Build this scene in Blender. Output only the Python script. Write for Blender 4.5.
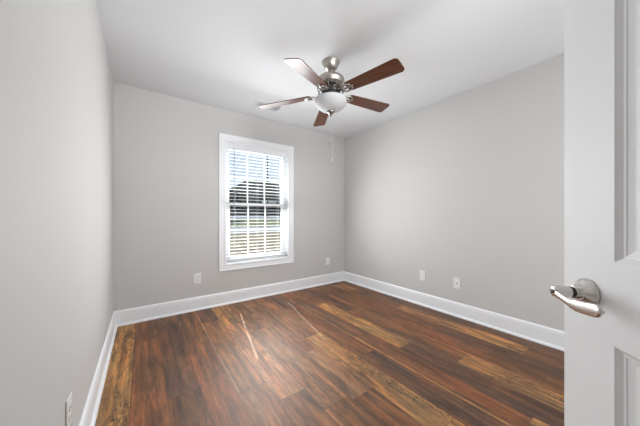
import bpy, bmesh, math, random
from mathutils import Vector, Matrix
PI = math.pi
S = bpy.context.scene
for o in list(bpy.data.objects):
    bpy.data.objects.remove(o)
COL = S.collection

# ------------------------------------------------------------ camera
YAW, F, HY, HC = 0.6246, 245.8, 216.24, 1.10
cam_d = bpy.data.cameras.new('camera')
cam = bpy.data.objects.new('camera', cam_d); COL.objects.link(cam)
cam.location = (0, 0, HC); cam.rotation_euler = (PI/2, 0, -YAW)
cam_d.sensor_width = 36; cam_d.lens = 36*F/640; cam_d.shift_y = (HY-213)/640
cam_d.clip_start = 0.02; cam_d.clip_end = 600
S.camera = cam

# ------------------------------------------------------------ world, lights, exposure
S.view_settings.view_transform = 'Standard'; S.view_settings.look = 'None'
S.view_settings.gamma = 1; S.view_settings.use_curve_mapping = False
S.view_settings.exposure = 0.0
SUN_AZ, SUN_TAN = (0.182, 0.983), 1.30
w = bpy.data.worlds.new('sky'); S.world = w; w.use_nodes = True
nt = w.node_tree; nt.nodes.clear()
wo = nt.nodes.new('ShaderNodeOutputWorld'); bg = nt.nodes.new('ShaderNodeBackground')
tc = nt.nodes.new('ShaderNodeTexCoord'); sx = nt.nodes.new('ShaderNodeSeparateXYZ'); rp = nt.nodes.new('ShaderNodeValToRGB')
nt.links.new(tc.outputs['Generated'], sx.inputs[0]); nt.links.new(sx.outputs['Z'], rp.inputs[0])
rp.color_ramp.elements[0].position = 0.0; rp.color_ramp.elements[0].color = (.82, .90, 1, 1)
rp.color_ramp.elements[1].position = 0.6; rp.color_ramp.elements[1].color = (.45, .65, 1, 1)
nt.links.new(rp.outputs[0], bg.inputs[0]); bg.inputs[1].default_value = .92
nt.links.new(bg.outputs[0], wo.inputs[0])

def lamp(name, kind, loc, direction, energy, color=(1, 1, 1), size=1, size_y=None, angle=None, cam_vis=True, spread=None):
    d = bpy.data.lights.new(name, kind); d.energy = energy; d.color = color
    if kind == 'AREA':
        d.shape = 'RECTANGLE'; d.size = size; d.size_y = size_y or size
        if spread: d.spread = spread
    if angle is not None: d.angle = angle
    o = bpy.data.objects.new(name, d); COL.objects.link(o); o.location = loc
    o.rotation_euler = Vector(direction).to_track_quat('-Z', 'Y').to_euler()
    o.visible_camera = cam_vis
    return o
lamp('sun', 'SUN', (3, 20, 20), (-SUN_AZ[0], -SUN_AZ[1], -SUN_TAN), 12.5, (1, .95, .88), angle=math.radians(.5))
# daylight spilling in through the window
lamp('window_daylight', 'AREA', (1.284, 3.165, 1.27), (0, -1, .5), 20.5, (.97, .985, 1), .80, 1.45, cam_vis=False)
lamp('window_skylight', 'AREA', (1.284, 3.160, 1.27), (0, -1, -.5), 39, (.97, .985, 1), .80, 1.45, cam_vis=False)
# added fill lamps on the front wall behind the camera, brightening the back wall
lamp('fill_high', 'AREA', (.9, -.385, 2.15), (-.05, 1, -.15), 18.5, (.98, .99, 1), 1.6, .45, spread=math.radians(90))
lamp('fill_front', 'AREA', (1.9, -.385, 1.2), (0, 1, 0), 14.5, (.98, .99, 1), 1.6, 2.0)

# ------------------------------------------------------------ materials
def mat(name, color=(.8, .8, .8), rough=.5, metal=0., spec=.5, **kw):
    m = bpy.data.materials.new(name); m.use_nodes = True
    b = m.node_tree.nodes['Principled BSDF']
    b.inputs['Base Color'].default_value = (*color, 1); b.inputs['Roughness'].default_value = rough
    b.inputs['Metallic'].default_value = metal; b.inputs['Specular IOR Level'].default_value = spec
    for k, v in kw.items(): b.inputs[k.replace('_', ' ')].default_value = v
    return m
def srgb(r, g, b):
    return tuple(((c/255+.055)/1.055)**2.4 if c > 10 else c/255/12.92 for c in (r, g, b))
def noise_bump(m, scale, strength, dist=.001, vary=0.):
    n = m.node_tree; L = n.links; b = n.nodes['Principled BSDF']
    t = n.nodes.new('ShaderNodeTexCoord'); no = n.nodes.new('ShaderNodeTexNoise'); no.inputs['Scale'].default_value = scale
    no.inputs['Detail'].default_value = 3
    bu = n.nodes.new('ShaderNodeBump'); bu.inputs['Strength'].default_value = strength; bu.inputs['Distance'].default_value = dist
    L.new(t.outputs['Object'], no.inputs['Vector']); L.new(no.outputs['Fac'], bu.inputs['Height']); L.new(bu.outputs[0], b.inputs['Normal'])
    if vary:
        c = b.inputs['Base Color'].default_value[:]
        mx = n.nodes.new('ShaderNodeMix'); mx.data_type = 'RGBA'
        mx.inputs[6].default_value = tuple(v*(1-vary) for v in c[:3])+(1,); mx.inputs[7].default_value = tuple(min(1, v*(1+vary)) for v in c[:3])+(1,)
        L.new(no.outputs['Fac'], mx.inputs[0]); L.new(mx.outputs[2], b.inputs['Base Color'])
    return m
M = {}
M['wall'] = noise_bump(mat('wall_paint', (.595, .590, .583), .65, spec=.25), 260, .05)
M['ceil'] = noise_bump(mat('ceiling_paint', (.76, .775, .79), .9, spec=.1), 180, .08)
M['trim'] = mat('white_trim_paint', (.85, .87, .895), .4)
M['door'] = noise_bump(mat('white_door_paint', (.83, .835, .84), .5, spec=.4), 90, .03)
M['vinyl'] = mat('white_vinyl', (.90, .905, .91), .4)
M['blind'] = mat('white_blind', (.66, .67, .68), .5)
M['cord'] = mat('blind_cord', (.75, .76, .78), .7)
M['wand'] = mat('wand_plastic', (.13, .16, .20), .25)
M['plastic'] = mat('white_plastic', (.83, .83, .81), .3)
M['slot'] = mat('dark_slot', (.03, .03, .03), .6)
M['nickel'] = mat('brushed_nickel', (.44, .41, .38), .36, 1.0)
M['nickel_dk'] = mat('aged_nickel', (.30, .27, .25), .36, 1.0)
M['satin'] = mat('satin_nickel', (.66, .63, .60), .27, 1.0)
M['black'] = mat('black_metal', (.02, .02, .02), .5)
M['frost'] = mat('frosted_glass', (.50, .51, .52), .6, spec=.3, Subsurface_Weight=.15)
M['chain'] = mat('chain_metal', (.75, .75, .74), .3, .6)

def glass():
    m = bpy.data.materials.new('window_glass'); m.use_nodes = True; n = m.node_tree; n.nodes.clear()
    o = n.nodes.new('ShaderNodeOutputMaterial'); t = n.nodes.new('ShaderNodeBsdfTransparent'); g = n.nodes.new('ShaderNodeBsdfGlossy')
    g.inputs['Roughness'].default_value = .02; fr = n.nodes.new('ShaderNodeMapRange'); lw = n.nodes.new('ShaderNodeLayerWeight'); lw.inputs[0].default_value = .3
    n.links.new(lw.outputs['Facing'], fr.inputs[0]); fr.inputs[3].default_value = .008; fr.inputs[4].default_value = .12
    mx = n.nodes.new('ShaderNodeMixShader'); t.inputs[0].default_value = (.94, .97, .97, 1)
    n.links.new(fr.outputs[0], mx.inputs[0]); n.links.new(t.outputs[0], mx.inputs[1]); n.links.new(g.outputs[0], mx.inputs[2])
    n.links.new(mx.outputs[0], o.inputs[0]); return m
M['glass'] = glass()

def walnut():
    m = mat('walnut_blade', (.1, .04, .02), .3); n = m.node_tree; L = n.links; b = n.nodes['Principled BSDF']
    t = n.nodes.new('ShaderNodeTexCoord'); mp = n.nodes.new('ShaderNodeMapping'); mp.inputs['Scale'].default_value = (3, 60, 20)
    no = n.nodes.new('ShaderNodeTexNoise'); no.inputs['Scale'].default_value = 1.6; no.inputs['Detail'].default_value = 5
    r = n.nodes.new('ShaderNodeValToRGB'); r.color_ramp.elements[0].position = .3; r.color_ramp.elements[1].position = .7
    r.color_ramp.elements[0].color = (*srgb(62, 33, 18), 1); r.color_ramp.elements[1].color = (*srgb(112, 65, 37), 1)
    L.new(t.outputs['Object'], mp.inputs[0]); L.new(mp.outputs[0], no.inputs['Vector']); L.new(no.outputs['Fac'], r.inputs[0]); L.new(r.outputs[0], b.inputs['Base Color'])
    return m
M['walnut'] = walnut()

def floor_material():
    m = mat('vinyl_plank', (.2, .1, .06), .5, spec=.78)
    m.node_tree.nodes['Principled BSDF'].inputs['Specular Tint'].default_value = (1, .88, .80, 1); n = m.node_tree; L = n.links; b = n.nodes['Principled BSDF']; N = n.nodes.new
    col = N('ShaderNodeAttribute'); col.attribute_name = 'plank_colour'; col.attribute_type = 'GEOMETRY'
    spl = N('ShaderNodeSeparateColor')
    ext = N('ShaderNodeAttribute'); ext.attribute_name = 'plank_kind'; L.new(ext.outputs['Color'], spl.inputs[0])
    uv = N('ShaderNodeUVMap'); uv.uv_map = 'plank_uv'
    def noise(scale, vec, detail=4, rough=.6, dist=0):
        mp = N('ShaderNodeMapping'); mp.inputs['Scale'].default_value = vec; L.new(uv.outputs[0], mp.inputs[0])
        q = N('ShaderNodeTexNoise'); q.inputs['Scale'].default_value = scale; q.inputs['Detail'].default_value = detail
        q.inputs['Roughness'].default_value = rough; q.inputs['Distortion'].default_value = dist; L.new(mp.outputs[0], q.inputs['Vector']); return q
    def ramp(src, p0, c0, p1, c1):
        r = N('ShaderNodeValToRGB'); r.color_ramp.elements[0].position = p0; r.color_ramp.elements[1].position = p1
        r.color_ramp.elements[0].color = (*c0, 1); r.color_ramp.elements[1].color = (*c1, 1); L.new(src, r.inputs[0]); return r.outputs[0]
    def mix(mode, f, a, c):
        x = N('ShaderNodeMix'); x.data_type = 'RGBA'; x.blend_type = mode
        if isinstance(f, float): x.inputs[0].default_value = f
        else: L.new(f, x.inputs[0])
        L.new(a, x.inputs[6]); L.new(c, x.inputs[7]); return x.outputs[2]
    grain = noise(1, (60, 5.0, 1), 6, .72, .9)
    blot = noise(1, (14, 2.7, 1), 5, .62, 1.0)
    fine = noise(1, (170, 16, 1), 4, .7)
    red = noise(1, (14, 1.3, 1), 2, .5, .5)
    g1 = ramp(grain.outputs['Fac'], .25, (.50, .48, .46), .75, (1.45, 1.42, 1.36))
    g2 = ramp(blot.outputs['Fac'], .34, (.48, .50, .56), .66, (1.42, 1.32, 1.18))
    g3 = ramp(fine.outputs['Fac'], .3, (.62, .62, .63), .7, (1.30, 1.29, 1.27))
    strk = noise(1, (26, .8, 1), 3, .55, .3); g5 = ramp(strk.outputs['Fac'], .35, (.62, .62, .65), .62, (1.40, 1.34, 1.22))
    g4 = ramp(red.outputs['Fac'], .4, (.90, .98, 1.06), .66, (1.18, 1.0, .82))
    c = mix('MULTIPLY', 1.0, col.outputs['Color'], g1); c = mix('MULTIPLY', 1.0, c, g2); c = mix('MULTIPLY', 1.0, c, g3); c = mix('MULTIPLY', 1.0, c, g4); c = mix('MULTIPLY', 1.0, c, g5)
    # spalted dark cracks and pale flecks, only on the tan planks
    crk = noise(1, (26, 6.0, 1), 4, .62, 2.6)
    wv = N('ShaderNodeMath'); wv.operation = 'SUBTRACT'; wv.inputs[1].default_value = .5; L.new(crk.outputs['Fac'], wv.inputs[0])
    ab = N('ShaderNodeMath'); ab.operation = 'ABSOLUTE'; L.new(wv.outputs[0], ab.inputs[0])
    line = ramp(ab.outputs[0], .010, (1, 1, 1), .040, (0, 0, 0))
    msk = noise(1, (12, 2.2, 1), 2, .5, .4)
    mk = ramp(msk.outputs['Fac'], .44, (0, 0, 0), .56, (1, 1, 1))
    lm = mix('MULTIPLY', 1.0, line, mk)
    f1 = N('ShaderNodeMath'); f1.operation = 'MULTIPLY'; L.new(lm, f1.inputs[0]); L.new(spl.outputs[0], f1.inputs[1])
    dk = N('ShaderNodeRGB'); dk.outputs[0].default_value = (.022, .010, .005, 1)
    c = mix('MIX', f1.outputs[0], c, dk.outputs[0])
    # small dark knots scattered over every plank
    mpk = N('ShaderNodeMapping'); mpk.inputs['Scale'].default_value = (5.2, 2.0, 1); L.new(uv.outputs[0], mpk.inputs[0])
    vo = N('ShaderNodeTexVoronoi'); vo.inputs['Scale'].default_value = 1; L.new(mpk.outputs[0], vo.inputs['Vector'])
    wob = noise(1, (60, 22, 1), 3, .7); ad = N('ShaderNodeMath'); ad.operation = 'MULTIPLY_ADD'; ad.inputs[1].default_value = .16; L.new(wob.outputs['Fac'], ad.inputs[0]); L.new(vo.outputs['Distance'], ad.inputs[2])
    kn = ramp(ad.outputs[0], .10, (.30, .27, .25), .26, (1, 1, 1)); c = mix('MULTIPLY', .8, c, kn)
    L.new(c, b.inputs['Base Color'])
    bu = N('ShaderNodeBump'); bu.inputs['Strength'].default_value = .12; bu.inputs['Distance'].default_value = .001
    L.new(grain.outputs['Fac'], bu.inputs['Height']); L.new(bu.outputs[0], b.inputs['Normal'])
    rr = N('ShaderNodeMapRange'); rr.inputs[3].default_value = .48; rr.inputs[4].default_value = .60; L.new(fine.outputs['Fac'], rr.inputs[0]); L.new(rr.outputs[0], b.inputs['Roughness'])
    return m
M['floor'] = floor_material()

def ground_mat(name, c0, c1, scale, rough=.95):
    m = mat(name, c0, rough, spec=.1); n = m.node_tree; L = n.links
    t = n.nodes.new('ShaderNodeTexCoord'); no = n.nodes.new('ShaderNodeTexNoise'); no.inputs['Scale'].default_value = scale; no.inputs['Detail'].default_value = 6
    r = n.nodes.new('ShaderNodeValToRGB'); r.color_ramp.elements[0].position = .35; r.color_ramp.elements[1].position = .65
    r.color_ramp.elements[0].color = (*c0, 1); r.color_ramp.elements[1].color = (*c1, 1)
    L.new(t.outputs['Object'], no.inputs['Vector']); L.new(no.outputs['Fac'], r.inputs[0]); L.new(r.outputs[0], n.nodes['Principled BSDF'].inputs['Base Color'])
    return m
M['straw'] = ground_mat('straw_lawn', (.09, .068, .042), (.12, .10, .06), .9)
M['grass'] = ground_mat('green_grass', (.05, .06, .025), (.08, .085, .042), .7)
M['road'] = ground_mat('pale_asphalt', (.11, .12, .14), (.135, .145, .165), 2)
M['roof'] = ground_mat('grey_shingles', (.022, .028, .026), (.040, .046, .042), 1.5)
M['siding'] = mat('dark_siding', (.020, .024, .040), .8)
M['leaf'] = ground_mat('dark_foliage', (.010, .018, .009), (.032, .042, .022), 1.2)
M['bark'] = mat('bark', (.05, .04, .035), .9)
M['extwall'] = mat('exterior_render', (.6, .58, .55), .9)
M['carpaint'] = mat('white_paint_metal', (.75, .76, .78), .3)

# ------------------------------------------------------------ mesh helpers
def obj(name, bm, m, parent=None, loc=None, rot=None, smooth=False):
    me = bpy.data.meshes.new(name)
    bmesh.ops.recalc_face_normals(bm, faces=bm.faces[:])
    bm.to_mesh(me); bm.free()
    if smooth:
        for p in me.polygons: p.use_smooth = True
    if m: me.materials.append(m)
    o = bpy.data.objects.new(name, me); COL.objects.link(o)
    if parent: o.parent = parent
    if loc: o.location = loc
    if rot: o.rotation_euler = rot
    return o
def empty(name, loc=(0, 0, 0), rz=0, parent=None):
    o = bpy.data.objects.new(name, None); COL.objects.link(o); o.location = loc; o.rotation_euler = (0, 0, rz); o.empty_display_size = .1
    if parent: o.parent = parent
    return o
def tag(o, label, cat, group=None, kind=None):
    if label: o['label'] = label
    if cat: o['category'] = cat
    if group: o['group'] = group
    if kind: o['kind'] = kind
    return o
def struct(o, label, cat):
    return tag(o, label, cat, kind='structure')
def box(bm, a, b, bev=0.):
    x0, y0, z0 = a; x1, y1, z1 = b
    r = bmesh.ops.create_cube(bm, size=1)
    for v in r['verts']:
        v.co = Vector(((x0+x1)/2+v.co.x*(x1-x0), (y0+y1)/2+v.co.y*(y1-y0), (z0+z1)/2+v.co.z*(z1-z0)))
    if bev:
        es = list({e for v in r['verts'] for e in v.link_edges})
        bmesh.ops.bevel(bm, geom=es, offset=bev, segments=2, affect='EDGES', profile=.5)
def lathe(bm, prof, seg=32, c=(0, 0, 0), axis='Z', cap=True):
    rings = []
    for r, z in prof:
        ring = []
        for i in range(seg):
            a = 2*PI*i/seg
            p = (r*math.cos(a), r*math.sin(a), z)
            if axis == 'Y': p = (p[0], z, p[1])
            if axis == 'X': p = (z, p[0], p[1])
            ring.append(bm.verts.new((p[0]+c[0], p[1]+c[1], p[2]+c[2])))
        rings.append(ring)
    for A, B in zip(rings, rings[1:]):
        for i in range(seg):
            bm.faces.new((A[i], A[(i+1) % seg], B[(i+1) % seg], B[i]))
    if cap:
        for R in (rings[0], rings[-1]):
            bm.faces.new(R)
def tube(bm, pts, r, seg=8):
    pts = [Vector(p) for p in pts]; rad = r if isinstance(r, (list, tuple)) else [r]*len(pts); rings = []
    for i, p in enumerate(pts):
        d = (pts[min(i+1, len(pts)-1)]-pts[max(i-1, 0)]).normalized()
        u = d.cross(Vector((0, 0, 1)))
        if u.length < .01: u = d.cross(Vector((0, 1, 0)))
        u.normalize(); v = d.cross(u)
        rings.append([bm.verts.new(p+rad[i]*(math.cos(2*PI*k/seg)*u+math.sin(2*PI*k/seg)*v)) for k in range(seg)])
    for A, B in zip(rings, rings[1:]):
        for i in range(seg): bm.faces.new((A[i], A[(i+1) % seg], B[(i+1) % seg], B[i]))
    bm.faces.new(rings[0]); bm.faces.new(rings[-1])
def prism(bm, poly, z0, z1):
    lo = [bm.verts.new((x, y, z0)) for x, y in poly]; hi = [bm.verts.new((x, y, z1)) for x, y in poly]
    n = len(poly); bm.faces.new(lo); bm.faces.new(hi)
    for i in range(n): bm.faces.new((lo[i], lo[(i+1) % n], hi[(i+1) % n], hi[i]))
def sweep(bm, prof, a, b, nrm, mit_a=0., mit_b=0.):
    """profile (out, z) swept from a to b; nrm = direction into the room; mit = how far the outer edge is shortened per unit of out"""
    a = Vector(a); b = Vector(b); n = Vector(nrm); d = (b-a).normalized()
    A = [bm.verts.new(a+n*o+d*o*mit_a+Vector((0, 0, z))) for o, z in prof]
    B = [bm.verts.new(b+n*o-d*o*mit_b+Vector((0, 0, z))) for o, z in prof]
    k = len(prof)
    for i in range(k): bm.faces.new((A[i], A[(i+1) % k], B[(i+1) % k], B[i]))
    bm.faces.new(A); bm.faces.new(B)

# ------------------------------------------------------------ room shell
XL, XR, YB, YF, H = -.235, 2.808, 3.188, -.40, 2.44
WX0, WX1, WZ0, WZ1 = .846, 1.721, .502, 2.040      # window opening
DX0, DX1, DZ = .209-.004, .209+.766, 2.04          # doorway opening
T = .14
def walls():
    bm = bmesh.new(); box(bm, (XL-T, YF-T, 0), (XL, YB+T, H)); struct(obj('wall_left', bm, M['wall']), 'light grey painted wall along the left edge', 'wall')
    bm = bmesh.new(); box(bm, (XR, YF-T, 0), (XR+T, YB+T, H)); struct(obj('wall_right', bm, M['wall']), 'long light grey wall behind the white door', 'wall')
    bm = bmesh.new()
    box(bm, (XL, YB, 0), (WX0, YB+T, H)); box(bm, (WX1, YB, 0), (XR, YB+T, H))
    box(bm, (WX0, YB, 0), (WX1, YB+T, WZ0)); box(bm, (WX0, YB, WZ1), (WX1, YB+T, H))
    struct(obj('wall_back', bm, M['wall']), 'grey wall holding the window', 'wall')
    bm = bmesh.new()
    box(bm, (XL, YF-T, 0), (DX0, YF, H)); box(bm, (DX1, YF-T, 0), (XR, YF, H)); box(bm, (DX0, YF-T, DZ), (DX1, YF, H))
    struct(obj('wall_front', bm, M['wall']), 'grey wall with the doorway, behind the camera', 'wall')
    bm = bmesh.new(); box(bm, (XL-T, YF-T, H), (XR+T, YB+T, H+.12)); struct(obj('ceiling', bm, M['ceil']), 'flat white ceiling', 'ceiling')
walls()

# floor: rows of planks running towards the window wall
def floor():
    rnd = random.Random(11)
    PW, PL, X0 = .1795, 1.22, -.06-.1795
    C = dict(tan=srgb(172, 130, 80), tan2=srgb(158, 119, 78), red=srgb(120, 78, 49), brown=srgb(110, 76, 50), dark=srgb(92, 65, 49), mid=srgb(124, 87, 59), grey=srgb(104, 76, 57), pale=srgb(142, 105, 79))
    # column -> list of (y_start_far, kind); each runs to the next entry
    fixed = {
        0: [(3.2, 'tan'), (1.72, 'tan')],
        1: [(3.2, 'brown'), (2.66, 'red'), (1.44, 'brown')],
        2: [(3.2, 'mid'), (2.95, 'dark'), (1.73, 'brown'), (.5, 'red')],
        3: [(3.2, 'brown'), (2.35, 'red'), (1.13, 'brown')],
        4: [(3.2, 'dark'), (2.75, 'mid'), (1.53, 'mid')],  # window glare partly painted in: lighter plank colours in these middle columns
        5: [(3.2, 'tan2'), (2.55, 'pale'), (1.33, 'mid')],
        6: [(3.2, 'brown'), (2.68, 'mid'), (2.28, 'pale'), (1.12, 'brown')],
        7: [(3.2, 'mid'), (2.9, 'mid'), (1.68, 'pale'), (1.08, 'brown'), (-.1, 'tan')],
        8: [(3.2, 'brown'), (2.95, 'mid'), (1.88, 'tan2'), (.66, 'tan2')],
        9: [(3.2, 'dark'), (2.6, 'red'), (1.38, 'dark'), (.16, 'brown')],
        10: [(3.2, 'red'), (2.85, 'dark'), (1.63, 'red'), (.41, 'tan2')],
        11: [(3.2, 'brown'), (2.5, 'tan'), (1.275, 'dark'), (.05, 'red')],
        12: [(3.2, 'dark'), (2.12, 'brown'), (.90, 'tan2')],
        13: [(3.2, 'mid'), (2.9, 'brown'), (1.68, 'red'), (.46, 'brown')],
        14: [(3.2, 'brown'), (2.45, 'red'), (1.3, 'dark'), (.05, 'mid')],
        15: [(3.2, 'dark'), (3.05, 'tan2'), (2.7, 'brown'), (1.86, 'tan2'), (.64, 'brown')],
        16: [(3.2, 'brown'), (2.3, 'dark'), (1.1, 'brown')],
    }
    edge = {6: ((3.2, -1), .014, C['pale'], 'L'), 7: ((3.2, 1.7), .012, C['pale'], 'L'), 10: ((2.4, -1), .016, C['tan'], 'L'), 4: ((3.2, 2.3), .014, C['pale'], 'L'),
            12: ((1.3, -1), .0, C['pale'], 'L'), 13: ((3.0, .7), .014, C['pale'], 'L')}
    bm = bmesh.new(); uvl = bm.loops.layers.uv.new('plank_uv')
    cl = bm.loops.layers.float_color.new('plank_colour'); kl = bm.loops.layers.float_color.new('plank_kind')
    def quad(x0, x1, y0, y1, c, k, off, z=0):
        x0 = max(x0, XL-.01); x1 = min(x1, XR+.01); y0 = max(y0, YF-T)
        if x1 <= x0 or y1 <= y0: return
        vs = [bm.verts.new(p) for p in ((x0, y0, z), (x1, y0, z), (x1, y1, z), (x0, y1, z))]
        f = bm.faces.new(vs)
        for l in f.loops:
            l[uvl].uv = (l.vert.co.x+off[0], l.vert.co.y+off[1]); l[cl] = (*c, 1); l[kl] = (k, 0, 0, 1)
    groove = srgb(74, 50, 38)
    for i in range(0, 18):
        x0 = X0+PW*i; x1 = x0+PW
        seq = fixed.get(i, [(3.2, 'brown'), (2.0, 'dark'), (.8, 'mid')])
        for j, (ys, kind) in enumerate(seq):
            ye = seq[j+1][0] if j+1 < len(seq) else YF-T
            c = C[kind]; v = rnd.uniform(.9, 1.12); c = tuple(q*v for q in c)
            off = (rnd.uniform(0, 40), rnd.uniform(0, 40)); k = 1.0 if kind.startswith('tan') else .28
            e = edge.get(i); ex = 0
            if e and e[1] > 0 and ys > e[0][1] and ye < e[0][0]: ex = e[1]
            g = .0011
            quad(x0+g+ex, x1-g, ye+g, ys-g, c, k, off)
            if ex: quad(x0+g, x0+g+ex, ye+g, ys-g, e[2], .0, off)
            quad(x0+g, x1-g, ye-g, ye+g, groove, 0, off)
        quad(x0-g, x0+g, YF-T, 3.2, groove, 0, (0, 0))
    me = bpy.data.meshes.new('floor'); bm.to_mesh(me); bm.free(); me.materials.append(M['floor'])
    o = bpy.data.objects.new('floor', me); COL.objects.link(o); struct(o, 'rustic brown wood-look plank floor', 'floor')
    # sub floor slab for thickness
    bm = bmesh.new(); box(bm, (XL-T, YF-T, -.15), (XR+T, YB+T, -.002)); struct(obj('floor_slab', bm, M['extwall']), 'slab under the planks', 'floor')
floor()

# baseboards with shoe moulding
BB = [(0, 0), (.0305, 0), (.0305, .006), (.0285, .014), (.023, .0195), (.0155, .0215), (.0155, .120), (.0135, .126), (.0145, .131), (.013, .141), (.008, .150), (.003, .1535), (0, .1535)]
def baseboards():
    bm = bmesh.new(); sweep(bm, BB, (XL, YF, 0), (XL, YB, 0), (1, 0, 0), 1, 1); struct(obj('baseboard_left', bm, M['trim']), 'white baseboard along the left wall', 'baseboard')
    bm = bmesh.new(); sweep(bm, BB, (XL, YB, 0), (XR, YB, 0), (0, -1, 0), 1, 1); struct(obj('baseboard_back', bm, M['trim']), 'white baseboard under the window', 'baseboard')
    bm = bmesh.new(); sweep(bm, BB, (XR, YB, 0), (XR, YF, 0), (-1, 0, 0), 1, 1); struct(obj('baseboard_right', bm, M['trim']), 'white baseboard along the right wall', 'baseboard')
    bm = bmesh.new(); sweep(bm, BB, (XR, YF, 0), (DX1+.07, YF, 0), (0, 1, 0), 1, 0); sweep(bm, BB, (DX0-.07, YF, 0), (XL, YF, 0), (0, 1, 0), 0, 1)
    struct(obj('baseboard_front', bm, M['trim']), 'white baseboard beside the doorway', 'baseboard')
baseboards()

# door frame
def door_frame():
    bm = bmesh.new()
    box(bm, (DX0-.018, YF-T-.001, 0), (DX0, YF+.001, DZ+.018)); box(bm, (DX1, YF-T-.001, 0), (DX1+.018, YF+.001, DZ+.018)); box(bm, (DX0, YF-T-.001, DZ), (DX1, YF+.001, DZ+.018))
    for y0, y1 in ((YF, YF+.016), (YF-T-.016, YF-T)):
        box(bm, (DX0-.07, y0, 0), (DX0-.008, y1, DZ+.07), .004); box(bm, (DX1+.008, y0, 0), (DX1+.07, y1, DZ+.07), .004); box(bm, (DX0-.008, y0, DZ+.008), (DX1+.008, y1, DZ+.07), .004)
    struct(obj('trim_1', bm, M['trim']), 'white casing round the doorway', 'door frame')
    # hallway beyond the doorway
    bm = bmesh.new()
    box(bm, (XL-T, YF-T-1.3, 0), (2.3, YF-T-1.2, H)); box(bm, (XL-T-.1, YF-T-1.3, 0), (XL-T, YF-T, H)); box(bm, (2.2, YF-T-1.2, 0), (2.3, YF-T, H)); box(bm, (XL-T, YF-T-1.3, H), (2.3, YF-T, H+.1)); 
    struct(obj('wall_hall', bm, M['wall']), 'hallway walls beyond the doorway', 'wall')
    bm = bmesh.new(); box(bm, (XL-T, YF-T-1.3, -.1), (2.3, YF-T, -.002)); struct(obj('floor_hall', bm, mat('hall_floor', srgb(120, 80, 56), .4)), 'hallway floor beyond the doorway', 'floor')
door_frame()

# ------------------------------------------------------------ window
def window():
    root = empty('window_1', ((WX0+WX1)/2, YB, WZ0)); struct(root, 'white double hung window with divided panes in the far wall', 'window')
    def add(name, bm, m, smooth=False):
        bmesh.ops.translate(bm, verts=bm.verts[:], vec=-Vector(root.location)); return obj(name, bm, m, root, smooth=smooth)
    cw = .084; y0 = YB-.019
    a0, a1, b0, b1 = WX0-cw, WX1+cw, WZ0-cw+.003, WZ1+cw
    bm = bmesh.new()
    # picture frame casing, mitred, with a stepped profile
    prof = [(0, 0), (0, .019), (.006, .019), (.012, .016), (.055, .013), (.070, .0165), (cw-.004, .0165), (cw, .012), (cw, 0)]   # (inward from the outer edge, out from the wall)
    cs = [(a0, b0, 1, 1), (a1, b0, -1, 1), (a1, b1, -1, -1), (a0, b1, 1, -1)]
    rings = [[bm.verts.new((x+sx_*u, YB-o, z+sz_*u)) for u, o in prof] for x, z, sx_, sz_ in cs]
    for i in range(4):
        A, B = rings[i], rings[(i+1) % 4]
        for k in range(len(prof)-1): bm.faces.new((A[k], A[k+1], B[k+1], B[k]))
    add('window_casing', bm, M['trim'])
    # jamb liner boards of the recess
    bm = bmesh.new(); j = .006
    box(bm, (WX0, YB-.004, WZ0), (WX0+j, YB+T, WZ1)); box(bm, (WX1-j, YB-.004, WZ0), (WX1, YB+T, WZ1)); box(bm, (WX0, YB-.004, WZ0), (WX1, YB+T, WZ0+j)); box(bm, (WX0, YB-.004, WZ1-j), (WX1, YB+T, WZ1))
    add('window_jamb', bm, M['trim'])
    # vinyl frame
    fx0, fx1, fz0, fz1 = WX0+j, WX1-j, WZ0+j, WZ1-j; fw = .030
    bm = bmesh.new(); ya, yb = YB+.075, YB+.138
    box(bm, (fx0, ya, fz0), (fx0+fw, yb, fz1), .002); box(bm, (fx1-fw, ya, fz0), (fx1, yb, fz1), .002); box(bm, (fx0+fw, ya, fz0), (fx1-fw, yb, fz0+fw), .002); box(bm, (fx0+fw, ya, fz1-fw), (fx1-fw, yb, fz1), .002)
    add('window_frame', bm, M['vinyl'])
    zm = 1.262; sw = .034
    def sash(name, z0, z1, y, rail_b, rail_t):
        x0, x1 = fx0+fw, fx1-fw; bm = bmesh.new(); d = .024
        box(bm, (x0, y, z0), (x0+sw, y+d, z1), .002); box(bm, (x1-sw, y, z0), (x1, y+d, z1), .002)
        box(bm, (x0+sw, y, z0), (x1-sw, y+d, z0+rail_b), .002); box(bm, (x0+sw, y, z1-rail_t), (x1-sw, y+d, z1), .002)
        s = add(name, bm, M['vinyl'])
        gx0, gx1, gz0, gz1 = x0+sw, x1-sw, z0+rail_b, z1-rail_t
        bm = bmesh.new()
        for k in (1, 2):
            x = gx0+(gx1-gx0)*k/3; box(bm, (x-.008, y+.007, gz0), (x+.008, y+.017, gz1))
        z = (gz0+gz1)/2; box(bm, (gx0, y+.0075, z-.008), (gx1, y+.0165, z+.008))
        g = add('muntins', bm, M['vinyl']); g.parent = s; g.matrix_parent_inverse = Matrix()
        bm = bmesh.new(); box(bm, (gx0-.004, y+.011, gz0-.004), (gx1+.004, y+.013, gz1+.004)); g = add('glass_pane', bm, M['glass']); g.parent = s
    sash('lower_sash', fz0+fw, zm+.016, YB+.082, .045, .030)
    sash('upper_sash', zm-.016, fz1-fw, YB+.108, .030, .034)
window()

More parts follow.
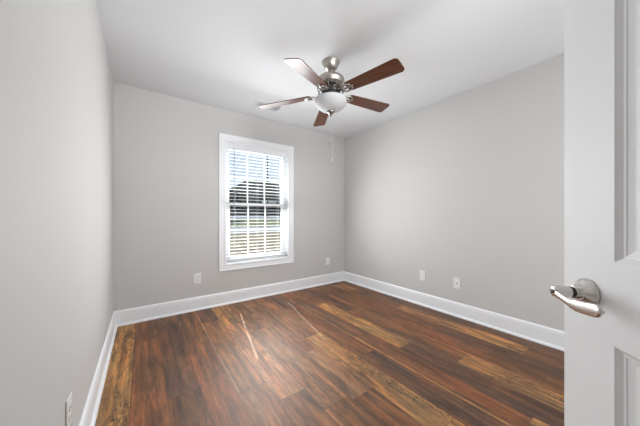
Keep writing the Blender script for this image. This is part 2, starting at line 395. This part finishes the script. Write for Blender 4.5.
def blind():
    root = empty('window_blind', ((WX0+WX1)/2, YB+.036, WZ0)); R0 = Vector(root.location)
    tag(root, 'white horizontal slat blind lowered and open in the window', 'blind')
    def add(name, bm, m, smooth=False):
        bmesh.ops.translate(bm, verts=bm.verts[:], vec=-R0); return obj(name, bm, m, root, smooth=smooth)
    x0, x1 = WX0+.010, WX1-.010; yc = YB+.036; ztop = WZ1-.006
    bm = bmesh.new(); box(bm, (x0, yc-.022, ztop-.05), (x1, yc+.026, ztop), .002); add('headrail', bm, M['blind'])
    # valance board with a small cove at top and bottom
    bm = bmesh.new(); prof = [(0, 0), (.006, 0), (.009, .006), (.006, .012), (.006, .060), (.010, .068), (.010, .076), (0, .076)]
    sweep(bm, prof, (x0-.002, yc-.026, ztop-.078), (x1+.002, yc-.026, ztop-.078), (0, -1, 0)); add('valance', bm, M['trim'])
    holes = (.976, 1.588); ladders = (.976, 1.284, 1.588)
    pitch, dep, th = .0432, .050, .0028; zb = WZ0+.080; n = int((ztop-.085-zb)/pitch)+1
    bm = bmesh.new()
    xs = [x0]; 
    for h in holes: xs += [h-.0095, h+.0095]
    xs.append(x1)
    ys = [yc-dep/2, yc-.011, yc+.011, yc+dep/2]
    for k in range(n):
        z = zb+pitch*k
        # one slat = grid of boxes around the cord slots, slightly crowned
        def zc(y): return z+.0016*(1-((y-yc)/(dep/2))**2)
        grid_lo = [[bm.verts.new((x, y, zc(y)-th/2)) for y in ys] for x in xs]; grid_hi = [[bm.verts.new((x, y, zc(y)+th/2)) for y in ys] for x in xs]
        nx, ny = len(xs)-1, 3
        solid = lambda i, jj: 0 <= i < nx and 0 <= jj < ny and not (i % 2 == 1 and jj == 1)
        for i in range(nx):
            for jj in range(ny):
                if not solid(i, jj): continue
                for G in (grid_lo, grid_hi): bm.faces.new((G[i][jj], G[i+1][jj], G[i+1][jj+1], G[i][jj+1]))
                for di, dj, (a, b) in ((-1, 0, ((i, jj), (i, jj+1))), (1, 0, ((i+1, jj), (i+1, jj+1))), (0, -1, ((i, jj), (i+1, jj))), (0, 1, ((i, jj+1), (i+1, jj+1)))):
                    if not solid(i+di, jj+dj):
                        bm.faces.new((grid_lo[a[0]][a[1]], grid_lo[b[0]][b[1]], grid_hi[b[0]][b[1]], grid_hi[a[0]][a[1]]))
    add('slats', bm, M['blind'])
    bm = bmesh.new(); box(bm, (x0, yc-.026, zb-.048), (x1, yc+.026, zb-.030), .003); add('bottom_rail', bm, M['blind'])
    for h in ladders:
        bm = bmesh.new()
        for y in (yc-.0265, yc+.0265): box(bm, (h-.0138, y-.0006, zb-.03), (h-.0122, y+.0006, ztop-.03))
        add('ladder_cord', bm, M['cord'])
    bm = bmesh.new(); xw = .943; tube(bm, [(xw, yc-.046, ztop-.07), (xw, yc-.047, 1.10)], .0042, 6); tube(bm, [(xw, yc-.024, ztop-.055), (xw, yc-.046, ztop-.068)], .0025, 6)
    add('tilt_wand', bm, M['wand'])
    return root
blind()

# ------------------------------------------------------------ ceiling fan
def ceiling_fan():
    cx, cy = 1.3265, 1.680
    root = empty('ceiling_fan', (cx, cy, H)); tag(root, 'brushed nickel ceiling fan with five dark wood blades and a frosted bowl light', 'ceiling fan')
    z = lambda v: v-H
    bm = bmesh.new(); lathe(bm, [(.074, z(2.44)), (.077, z(2.434)), (.075, z(2.427)), (.068, z(2.422)), (.066, z(2.414)), (.064, z(2.402)), (.055, z(2.386)), (.044, z(2.374)), (.030, z(2.367)), (.018, z(2.364))], 40); obj('canopy', bm, M['nickel'], root, smooth=True)
    bm = bmesh.new(); lathe(bm, [(.0125, z(2.40)), (.0125, z(2.32))], 20); lathe(bm, [(.0135, z(2.372)), (.021, z(2.368)), (.021, z(2.356)), (.0135, z(2.350))], 20); obj('downrod', bm, M['nickel_dk'], root, smooth=True)
    bm = bmesh.new(); lathe(bm, [(.024, z(2.325)), (.028, z(2.312)), (.060, z(2.310)), (.092, z(2.304)), (.112, z(2.294)), (.118, z(2.287)), (.118, z(2.276)), (.1185, z(2.273)), (.1185, z(2.262)), (.115, z(2.259)), (.115, z(2.247)), (.108, z(2.236)), (.095, z(2.226)), (.05, z(2.222))], 48)
    mh = obj('motor_housing', bm, M['nickel'], root, smooth=True)
    bm = bmesh.new(); lathe(bm, [(.080, z(2.224)), (.080, z(2.150)), (.04, z(2.146))], 32); obj('flywheel', bm, M['black'], root, smooth=True)
    for k in range(10):
        bm = bmesh.new(); a = 2*PI*k/10; c, s = math.cos(a), math.sin(a); pts = []
        for i in range(15):
            t = i/14; th = 1.9*PI*t; rr = .016-.009*t; u = rr*math.cos(th)
            pts.append(((.104)*c-u*s, (.104)*s+u*c, z(2.172)+rr*math.sin(th)*1.15))
        pts = [((.112)*c+.004*s, (.112)*s-.004*c, z(2.236)), ((.118)*c-.012*s, (.118)*s+.012*c, z(2.205))]+pts
        tube(bm, pts, .0042, 6); obj('scroll', bm, M['nickel_dk'], root, smooth=True)
    bm = bmesh.new(); lathe(bm, [(.04, z(2.150)), (.066, z(2.148)), (.078, z(2.138)), (.082, z(2.126)), (.122, z(2.122)), (.127, z(2.117)), (.127, z(2.110)), (.05, z(2.108))], 40); obj('light_fitter', bm, M['nickel_dk'], root, smooth=True)
    bm = bmesh.new()
    pr = [(.124, z(2.116)), (.135, z(2.114)), (.1395, z(2.107)), (.141, z(2.096)), (.137, z(2.082)), (.128, z(2.064)), (.112, z(2.045)), (.090, z(2.029)), (.064, z(2.018)), (.036, z(2.012)), (.012, z(2.010))]
    lathe(bm, pr, 56); obj('glass_bowl', bm, M['frost'], root, smooth=True)
    bm = bmesh.new(); lathe(bm, [(.010, z(2.018)), (.032, z(2.015)), (.035, z(2.009)), (.027, z(1.998)), (.016, z(1.989)), (.011, z(1.980)), (.007, z(1.974)), (.006, z(1.966)), (.002, z(1.961))], 24); obj('finial', bm, M['nickel_dk'], root, smooth=True)
    # blades
    ang0 = math.radians(-80.3)
    adj = [(0, 0, .010), (2.5, 0, .045), (0, 0, -.010), (-1, 0, -.040), (1, 0, -.035)]     # (turn deg, unused, tip lift)
    def outline():
        pts = []; r0, r1, w0, w1, c = .180, .652, .053, .069, .030
        for i in range(7):
            a = PI/2*i/6; pts.append((r1-c+c*math.sin(a), -w1+c-c*math.cos(a)+.0))
        for i in range(7):
            a = PI/2*i/6; pts.append((r1-c+c*math.cos(a), w1-c+c*math.sin(a)))
        for i in range(5):
            a = PI/2*i/4; pts.append((r0+.02-.02*math.sin(a), w0-.02+.02*math.cos(a)))
        for i in range(5):
            a = PI/2*i/4; pts.append((r0+.02-.02*math.cos(a), -w0+.02-.02*math.sin(a)))
        return pts
    droop = math.radians(3.0)
    for k in range(5):
        a = ang0+k*2*PI/5+math.radians(adj[k][0])
        lift = adj[k][2]/.64
        bm = bmesh.new(); prism(bm, outline(), -.003, .003)
        es = [e for e in bm.edges if abs(e.verts[0].co.z-e.verts[1].co.z) < 1e-6]
        bl = obj('blade', bm, M['walnut'], root)
        Rm = Matrix.Rotation(a, 4, 'Z') @ Matrix.Translation((0, 0, z(2.166))) @ Matrix.Rotation(droop-lift, 4, 'Y') @ Matrix.Rotation(math.radians(-12), 4, 'X')
        bl.matrix_local = Rm
        bm = bmesh.new()
        # blade iron: arm from flywheel, then a forked scroll plate under the blade
        tube(bm, [(.070, 0, .016), (.100, 0, .004), (.135, 0, -.010), (.165, 0, -.009)], [.010, .009, .008, .007], 8)
        for s in (1, -1):
            tube(bm, [(.110, 0, -.004), (.135, s*.016, -.012), (.155, s*.034, -.010), (.180, s*.040, -.008), (.205, s*.032, -.007), (.222, s*.018, -.007)], [.007, .007, .0065, .006, .006, .007], 8)
            lathe(bm, [(.010, -.011), (.010, -.003)], 12, c=(.186, s*.036, 0))
        tube(bm, [(.160, 0, -.009), (.200, 0, -.007), (.238, 0, -.007)], [.007, .008, .005], 8)
        lathe(bm, [(.011, -.011), (.011, -.003)], 12, c=(.228, 0, 0))
        ir = obj('blade_iron', bm, M['nickel'], root, smooth=True); ir.matrix_local = Rm
    # pull chains
    for (px_, py_, zl, fob) in ((.012, -.006, 1.578, 'plastic'), (-.006, .010, 1.715, 'nickel_dk')):
        bm = bmesh.new(); tube(bm, [(px_, py_, z(2.012)), (px_, py_, z(zl+.02))], .0011, 6); ch = obj('pull_chain', bm, M['chain'], root)
        bm = bmesh.new(); lathe(bm, [(.0015, z(zl+.030)), (.003, z(zl+.022)), (.004, z(zl+.008)), (.002, z(zl))], 12, c=(px_, py_, 0)); obj('pull_fob', bm, M[fob], ch, smooth=True)
ceiling_fan()

# ------------------------------------------------------------ ceiling vent
def vent():
    x0, x1, y0, y1 = 1.07, 1.40, 2.69, 2.88
    root = empty('ceiling_vent', ((x0+x1)/2, (y0+y1)/2, H)); tag(root, 'white louvred air vent on the ceiling behind a fan blade', 'vent'); c = -Vector(root.location)
    bm = bmesh.new(); fw = .022
    for a, b in (((x0, y0), (x1, y0+fw)), ((x0, y1-fw), (x1, y1)), ((x0, y0+fw), (x0+fw, y1-fw)), ((x1-fw, y0+fw), (x1, y1-fw))): box(bm, (*a, H-.008), (*b, H-.0005), .002)
    bmesh.ops.translate(bm, verts=bm.verts[:], vec=c); obj('frame', bm, M['trim'], root)
    bm = bmesh.new(); n = 9
    for k in range(n):
        y = y0+fw+(y1-y0-2*fw)*(k+.5)/n
        vs = [bm.verts.new(p) for p in ((x0+fw, y-.008, H-.002), (x1-fw, y-.008, H-.002), (x1-fw, y+.006, H-.010), (x0+fw, y+.006, H-.010))]; f = bm.faces.new(vs)
    bmesh.ops.solidify(bm, geom=bm.faces[:], thickness=.0012)
    bmesh.ops.translate(bm, verts=bm.verts[:], vec=c); obj('louvres', bm, M['trim'], root)
    bm = bmesh.new(); box(bm, (x0+fw, y0+fw, H-.0015), (x1-fw, y1-fw, H-.0004)); bmesh.ops.translate(bm, verts=bm.verts[:], vec=c); obj('duct_opening', bm, mat('duct_grey', (.25, .25, .25), .8), root)
vent()

# ------------------------------------------------------------ outlets
def outlet(loc, rz, label, kind='duplex'):
    """plate in the local XZ plane facing local -Y"""
    root = empty('wall_outlet' if kind == 'duplex' else 'cable_jack_plate', loc, rz); tag(root, label, 'outlet' if kind == 'duplex' else 'wall plate', 'wall outlets near the floor' if kind == 'duplex' else None)
    bm = bmesh.new(); box(bm, (-.037, -.0065, -.059), (.037, -.0003, .059), .0025); obj('plate', bm, M['plastic'], root)
    if kind == 'duplex':
        for s in (1, -1):
            bm = bmesh.new(); poly = []
            for i in range(24):
                a = 2*PI*i/24; poly.append((max(-.0165, min(.0165, .0195*math.cos(a))), .0145*math.sin(a)))
            prism(bm, poly, .0063, .0095); bmesh.ops.rotate(bm, verts=bm.verts[:], matrix=Matrix.Rotation(PI/2, 3, 'X')); bmesh.ops.translate(bm, verts=bm.verts[:], vec=(0, 0, s*.0195))
            r = obj('receptacle', bm, M['plastic'], root)
            bm = bmesh.new()
            for xx, hh in ((-.0065, .008), (.0065, .0065)): box(bm, (xx-.0011, -.0099, s*.0195+.003-hh/2), (xx+.0011, -.0094, s*.0195+.003+hh/2))
            lathe(bm, [(.0023, -.0099), (.0023, -.0094)], 12, c=(0, 0, s*.0195-.008), axis='Y'); obj('slots', bm, M['slot'], r)
        bm = bmesh.new(); lathe(bm, [(.003, -.0078), (.003, -.0063)], 12, axis='Y'); obj('screw', bm, M['nickel'], root)
    else:
        bm = bmesh.new(); lathe(bm, [(.0075, -.010), (.0075, -.0062)], 6, axis='Y'); lathe(bm, [(.0046, -.017), (.0046, -.010)], 16, axis='Y'); obj('coax_jack', bm, M['nickel_dk'], root)
        for s in (1, -1):
            bm = bmesh.new(); lathe(bm, [(.003, -.0078), (.003, -.0063)], 12, c=(0, 0, s*.042), axis='Y'); obj('screw', bm, M['plastic'], root)
outlet((.522, YB, .368), 0, 'white duplex outlet on the back wall left of the window')
outlet((2.452, YB, .368), 0, 'white duplex outlet on the back wall between window and right corner')
outlet((XR, 1.723, .366), -PI/2, 'white duplex outlet on the right wall, left of the cable jack plate')
outlet((XR, 1.313, .363), -PI/2, 'white wall plate with one round cable jack on the right wall', 'jack')
outlet((XL, 1.338, .345), PI/2, 'white duplex outlet on the near left wall, seen edge on at the bottom')

# ------------------------------------------------------------ open door
def door():
    ang = PI/2-math.radians(47.0)
    root = empty('door_1', (.209, -.393, 0), ang); struct(root, 'white panelled door standing open at the right', 'door')
    Wd, Hd, Td = .762, 2.03, .035
    z0 = .008
    st = .1143; mr = .102    # stile, mullion
    # leaf spans local x 0..Wd, y -Td..0 ; visible face at y=0 (faces +y local)
    rows = [(.20, .868), (1.018, 1.60), (1.70, 1.92)]
    cols = [(st, (Wd-mr)/2), ((Wd+mr)/2, Wd-st)]
    bm = bmesh.new()
    xs = sorted({0, Wd, *[c for p in cols for c in p]}); zs = sorted({z0, Hd, *[c for p in rows for c in p]})
    for face_y, sgn in ((0, 1), (-Td, -1)):
        g = [[bm.verts.new((x, face_y, zz)) for zz in zs] for x in xs]
        for i in range(len(xs)-1):
            for j in range(len(zs)-1):
                if any(abs(xs[i]-c[0]) < 1e-6 for c in cols) and any(abs(zs[j]-r[0]) < 1e-6 for r in rows):
                    # recessed panel: ogee sticking then flat, then raised field
                    steps = [(0, 0), (.003, .0025), (.0085, .0065), (.012, .0070), (.014, .0085), (.0215, .0105), (.0245, .0110), (.062, .0110), (.085, .0050), (.086, .0045)]
                    loops = []
                    for u, dd in steps:
                        yy = face_y-sgn*dd
                        loops.append([bm.verts.new(p) for p in ((xs[i]+u, yy, zs[j]+u), (xs[i+1]-u, yy, zs[j]+u), (xs[i+1]-u, yy, zs[j+1]-u), (xs[i]+u, yy, zs[j+1]-u))])
                    for A, B in zip(loops, loops[1:]):
                        for k in range(4): bm.faces.new((A[k], A[(k+1) % 4], B[(k+1) % 4], B[k]))
                    bm.faces.new(loops[-1])
                else:
                    bm.faces.new((g[i][j], g[i+1][j], g[i+1][j+1], g[i][j+1]))
    # rim
    def q(a, b, c, d): bm.faces.new([bm.verts.new(p) for p in (a, b, c, d)])
    q((0, 0, z0), (0, -Td, z0), (0, -Td, Hd), (0, 0, Hd)); q((Wd, 0, z0), (Wd, -Td, z0), (Wd, -Td, Hd), (Wd, 0, Hd))
    q((0, 0, z0), (Wd, 0, z0), (Wd, -Td, z0), (0, -Td, z0)); q((0, 0, Hd), (Wd, 0, Hd), (Wd, -Td, Hd), (0, -Td, Hd))
    bmesh.ops.remove_doubles(bm, verts=bm.verts[:], dist=1e-5)
    obj('door_leaf', bm, M['door'], root)
    # lever handles, both faces
    hx, hz = Wd-.060, .947
    for sgn in (1, -1):
        y0 = 0 if sgn == 1 else -Td
        hroot_loc = (hx, y0, hz)
        def flip(bm):
            if sgn == -1: bmesh.ops.scale(bm, vec=(1, -1, 1), verts=bm.verts[:])
        bm = bmesh.new(); lathe(bm, [(.0285, 0), (.0285, .003), (.0272, .0055), (.023, .0085), (.0175, .0110), (.0145, .0135), (.0135, .0150), (.013, .026), (.0115, .0262)], 40, axis='Y'); flip(bm)
        rose = obj('door_handle', bm, M['satin'], root, hroot_loc, smooth=True)
        bm = bmesh.new(); lathe(bm, [(.0112, .0255), (.0112, .0290)], 24, axis='Y'); flip(bm); obj('neck_ring', bm, M['black'], rose)
        bm = bmesh.new()
        # lever: a rounded blade swept along a wave toward the hinge
        n = 22; rings = []
        for i in range(n+1):
            t = i/n
            x = .010-.124*t
            off = .0565+.007*t
            zz = -.0125*math.sin(PI*min(1, t/.75)*.5)**1.0+.012*max(0, t-.45)/.55
            hh = .0105-.0040*math.sin(PI*min(1, t/.55))+.0015*max(0, t-.4)/.6
            if t > .88: hh *= math.sqrt(max(.03, 1-((t-.88)/.12)**2))
            if i < 3: hh *= (.45, .80, .96)[i]
            hth = .0032
            ring = []
            for kk in range(16):
                a = 2*PI*kk/16; ring.append(bm.verts.new((x, off+hth*math.copysign(abs(math.cos(a))**.7, math.cos(a)), zz+hh*math.sin(a))))
            rings.append(ring)
        for A, B in zip(rings, rings[1:]):
            for k in range(16): bm.faces.new((A[k], A[(k+1) % 16], B[(k+1) % 16], B[k]))
        bm.faces.new(rings[0]); bm.faces.new(rings[-1])
        lathe(bm, [(.0108, .0288), (.0110, .034), (.0113, .048), (.0112, .056), (.0108, .0590), (.0085, .0605)], 32, axis='Y')
        flip(bm); obj('lever', bm, M['satin'], rose, smooth=True)
        bm = bmesh.new(); lathe(bm, [(.0046, .0600), (.0046, .0618), (.003, .0630)], 16, axis='Y'); flip(bm); obj('lock_button', bm, mat('button_grey', (.12, .12, .12), .5), rose, smooth=True)
    bm = bmesh.new(); box(bm, (Wd-.0005, -Td/2-.0125, hz-.028), (Wd+.001, -Td/2+.0125, hz+.028)); box(bm, (Wd, -Td/2-.006, hz-.009), (Wd+.009, -Td/2+.006, hz+.009), .002); obj('latch', bm, M['satin'], root)
    for zz in (.25, 1.02, 1.80):
        bm = bmesh.new(); lathe(bm, [(.006, zz-.045), (.006, zz+.045)], 12, c=(-.004, .005, 0)); obj('hinge', bm, M['satin'], root)
door()

# ------------------------------------------------------------ outside
def outside():
    G = -.5
    def strip(name, ys, m, label, cat, x0=-60, x1=120):
        bm = bmesh.new(); prev = None
        for y, zz in ys:
            cur = [bm.verts.new((x, y, zz)) for x in (x0, x1)]
            if prev: bm.faces.new((prev[0], prev[1], cur[1], cur[0]))
            prev = cur
        return struct(obj(name, bm, m), label, cat)
    strip('ground_lawn', [(YB+T, G), (22.5, G), (22.5, G-.02)], M['straw'], 'straw coloured lawn outside the window', 'ground')
    strip('ground_road', [(22.5, G-.01), (36, G-.01)], M['road'], 'pale road beyond the lawn', 'road')
    strip('ground_driveway', [(48, .44), (58.4, 1.26)], M['road'], 'pale driveway in front of the dark house', 'road')
    strip('ground_verge', [(36, G), (48, .43), (58.4, 1.25), (160, 1.4)], M['grass'], 'green grass rising beyond the road', 'ground')
    # house across the road
    hr = empty('house', (34, 60, 1.25)); tag(hr, 'dark house with a grey hipped roof across the road', 'house')
    bm = bmesh.new(); box(bm, (-20, 0, 0), (22, 12, 2.7)); obj('wall', bm, M['siding'], hr)
    bm = bmesh.new()
    e = [(-22.7, -1.6, 2.5), (24, -1.6, 2.5), (24, 13.6, 2.5), (-22.7, 13.6, 2.5)]; r = [(-11, 6, 9.75), (16, 6, 9.75)]
    V = [bm.verts.new(p) for p in e]+[bm.verts.new(p) for p in r]
    for f in ((0, 1, 5, 4), (1, 2, 5), (2, 3, 4, 5), (3, 0, 4), (0, 1, 2, 3)): bm.faces.new([V[i] for i in f])
    obj('roof', bm, M['roof'], hr)
    for k in range(6):
        bm = bmesh.new(); x = -17+k*7; box(bm, (x-.12, -1.4, 0), (x+.12, -1.16, 2.55)); obj('porch_post', bm, M['siding'], hr)
    bm = bmesh.new(); box(bm, (-9.5, -.9, 2.7), (-5.5, 3, 3.9)); obj('dormer', bm, M['extwall'], hr)
    # trees
    rnd = random.Random(3)
    def tree(x, y, h, rad, label):
        t = empty('tree', (x, y, .3)); tag(t, label, 'tree')
        bm = bmesh.new(); tube(bm, [(0, 0, 0), (.1, 0, h*.4), (0, .1, h*.8)], [.22, .16, .05], 8); obj('trunk', bm, M['bark'], t)
        bm = bmesh.new()
        for k in range(14):
            a = rnd.uniform(0, 2*PI); rr = rad*rnd.uniform(0, .7); s = rad*rnd.uniform(.35, .6)
            r_ = bmesh.ops.create_icosphere(bm, subdivisions=2, radius=s)
            for v in r_['verts']:
                v.co *= rnd.uniform(.82, 1.15); v.co += Vector((rr*math.cos(a), rr*math.sin(a), h*rnd.uniform(.45, .95)))
        obj('crown', bm, M['leaf'], t)
    tree(12.3, 46, 4.6, 2.6, 'dark round tree left of the house across the road')
    # utility pole
    p = empty('utility_pole', (24.2, 55, .5)); tag(p, 'slim utility pole with a crossarm across the road', 'pole')
    bm = bmesh.new(); tube(bm, [(0, 0, 0), (0, 0, 16)], .16, 10); obj('shaft', bm, M['bark'], p)
    bm = bmesh.new(); box(bm, (-.2, -.1, 10.0), (4.6, .1, 10.3)); obj('crossarm', bm, M['bark'], p)
outside()
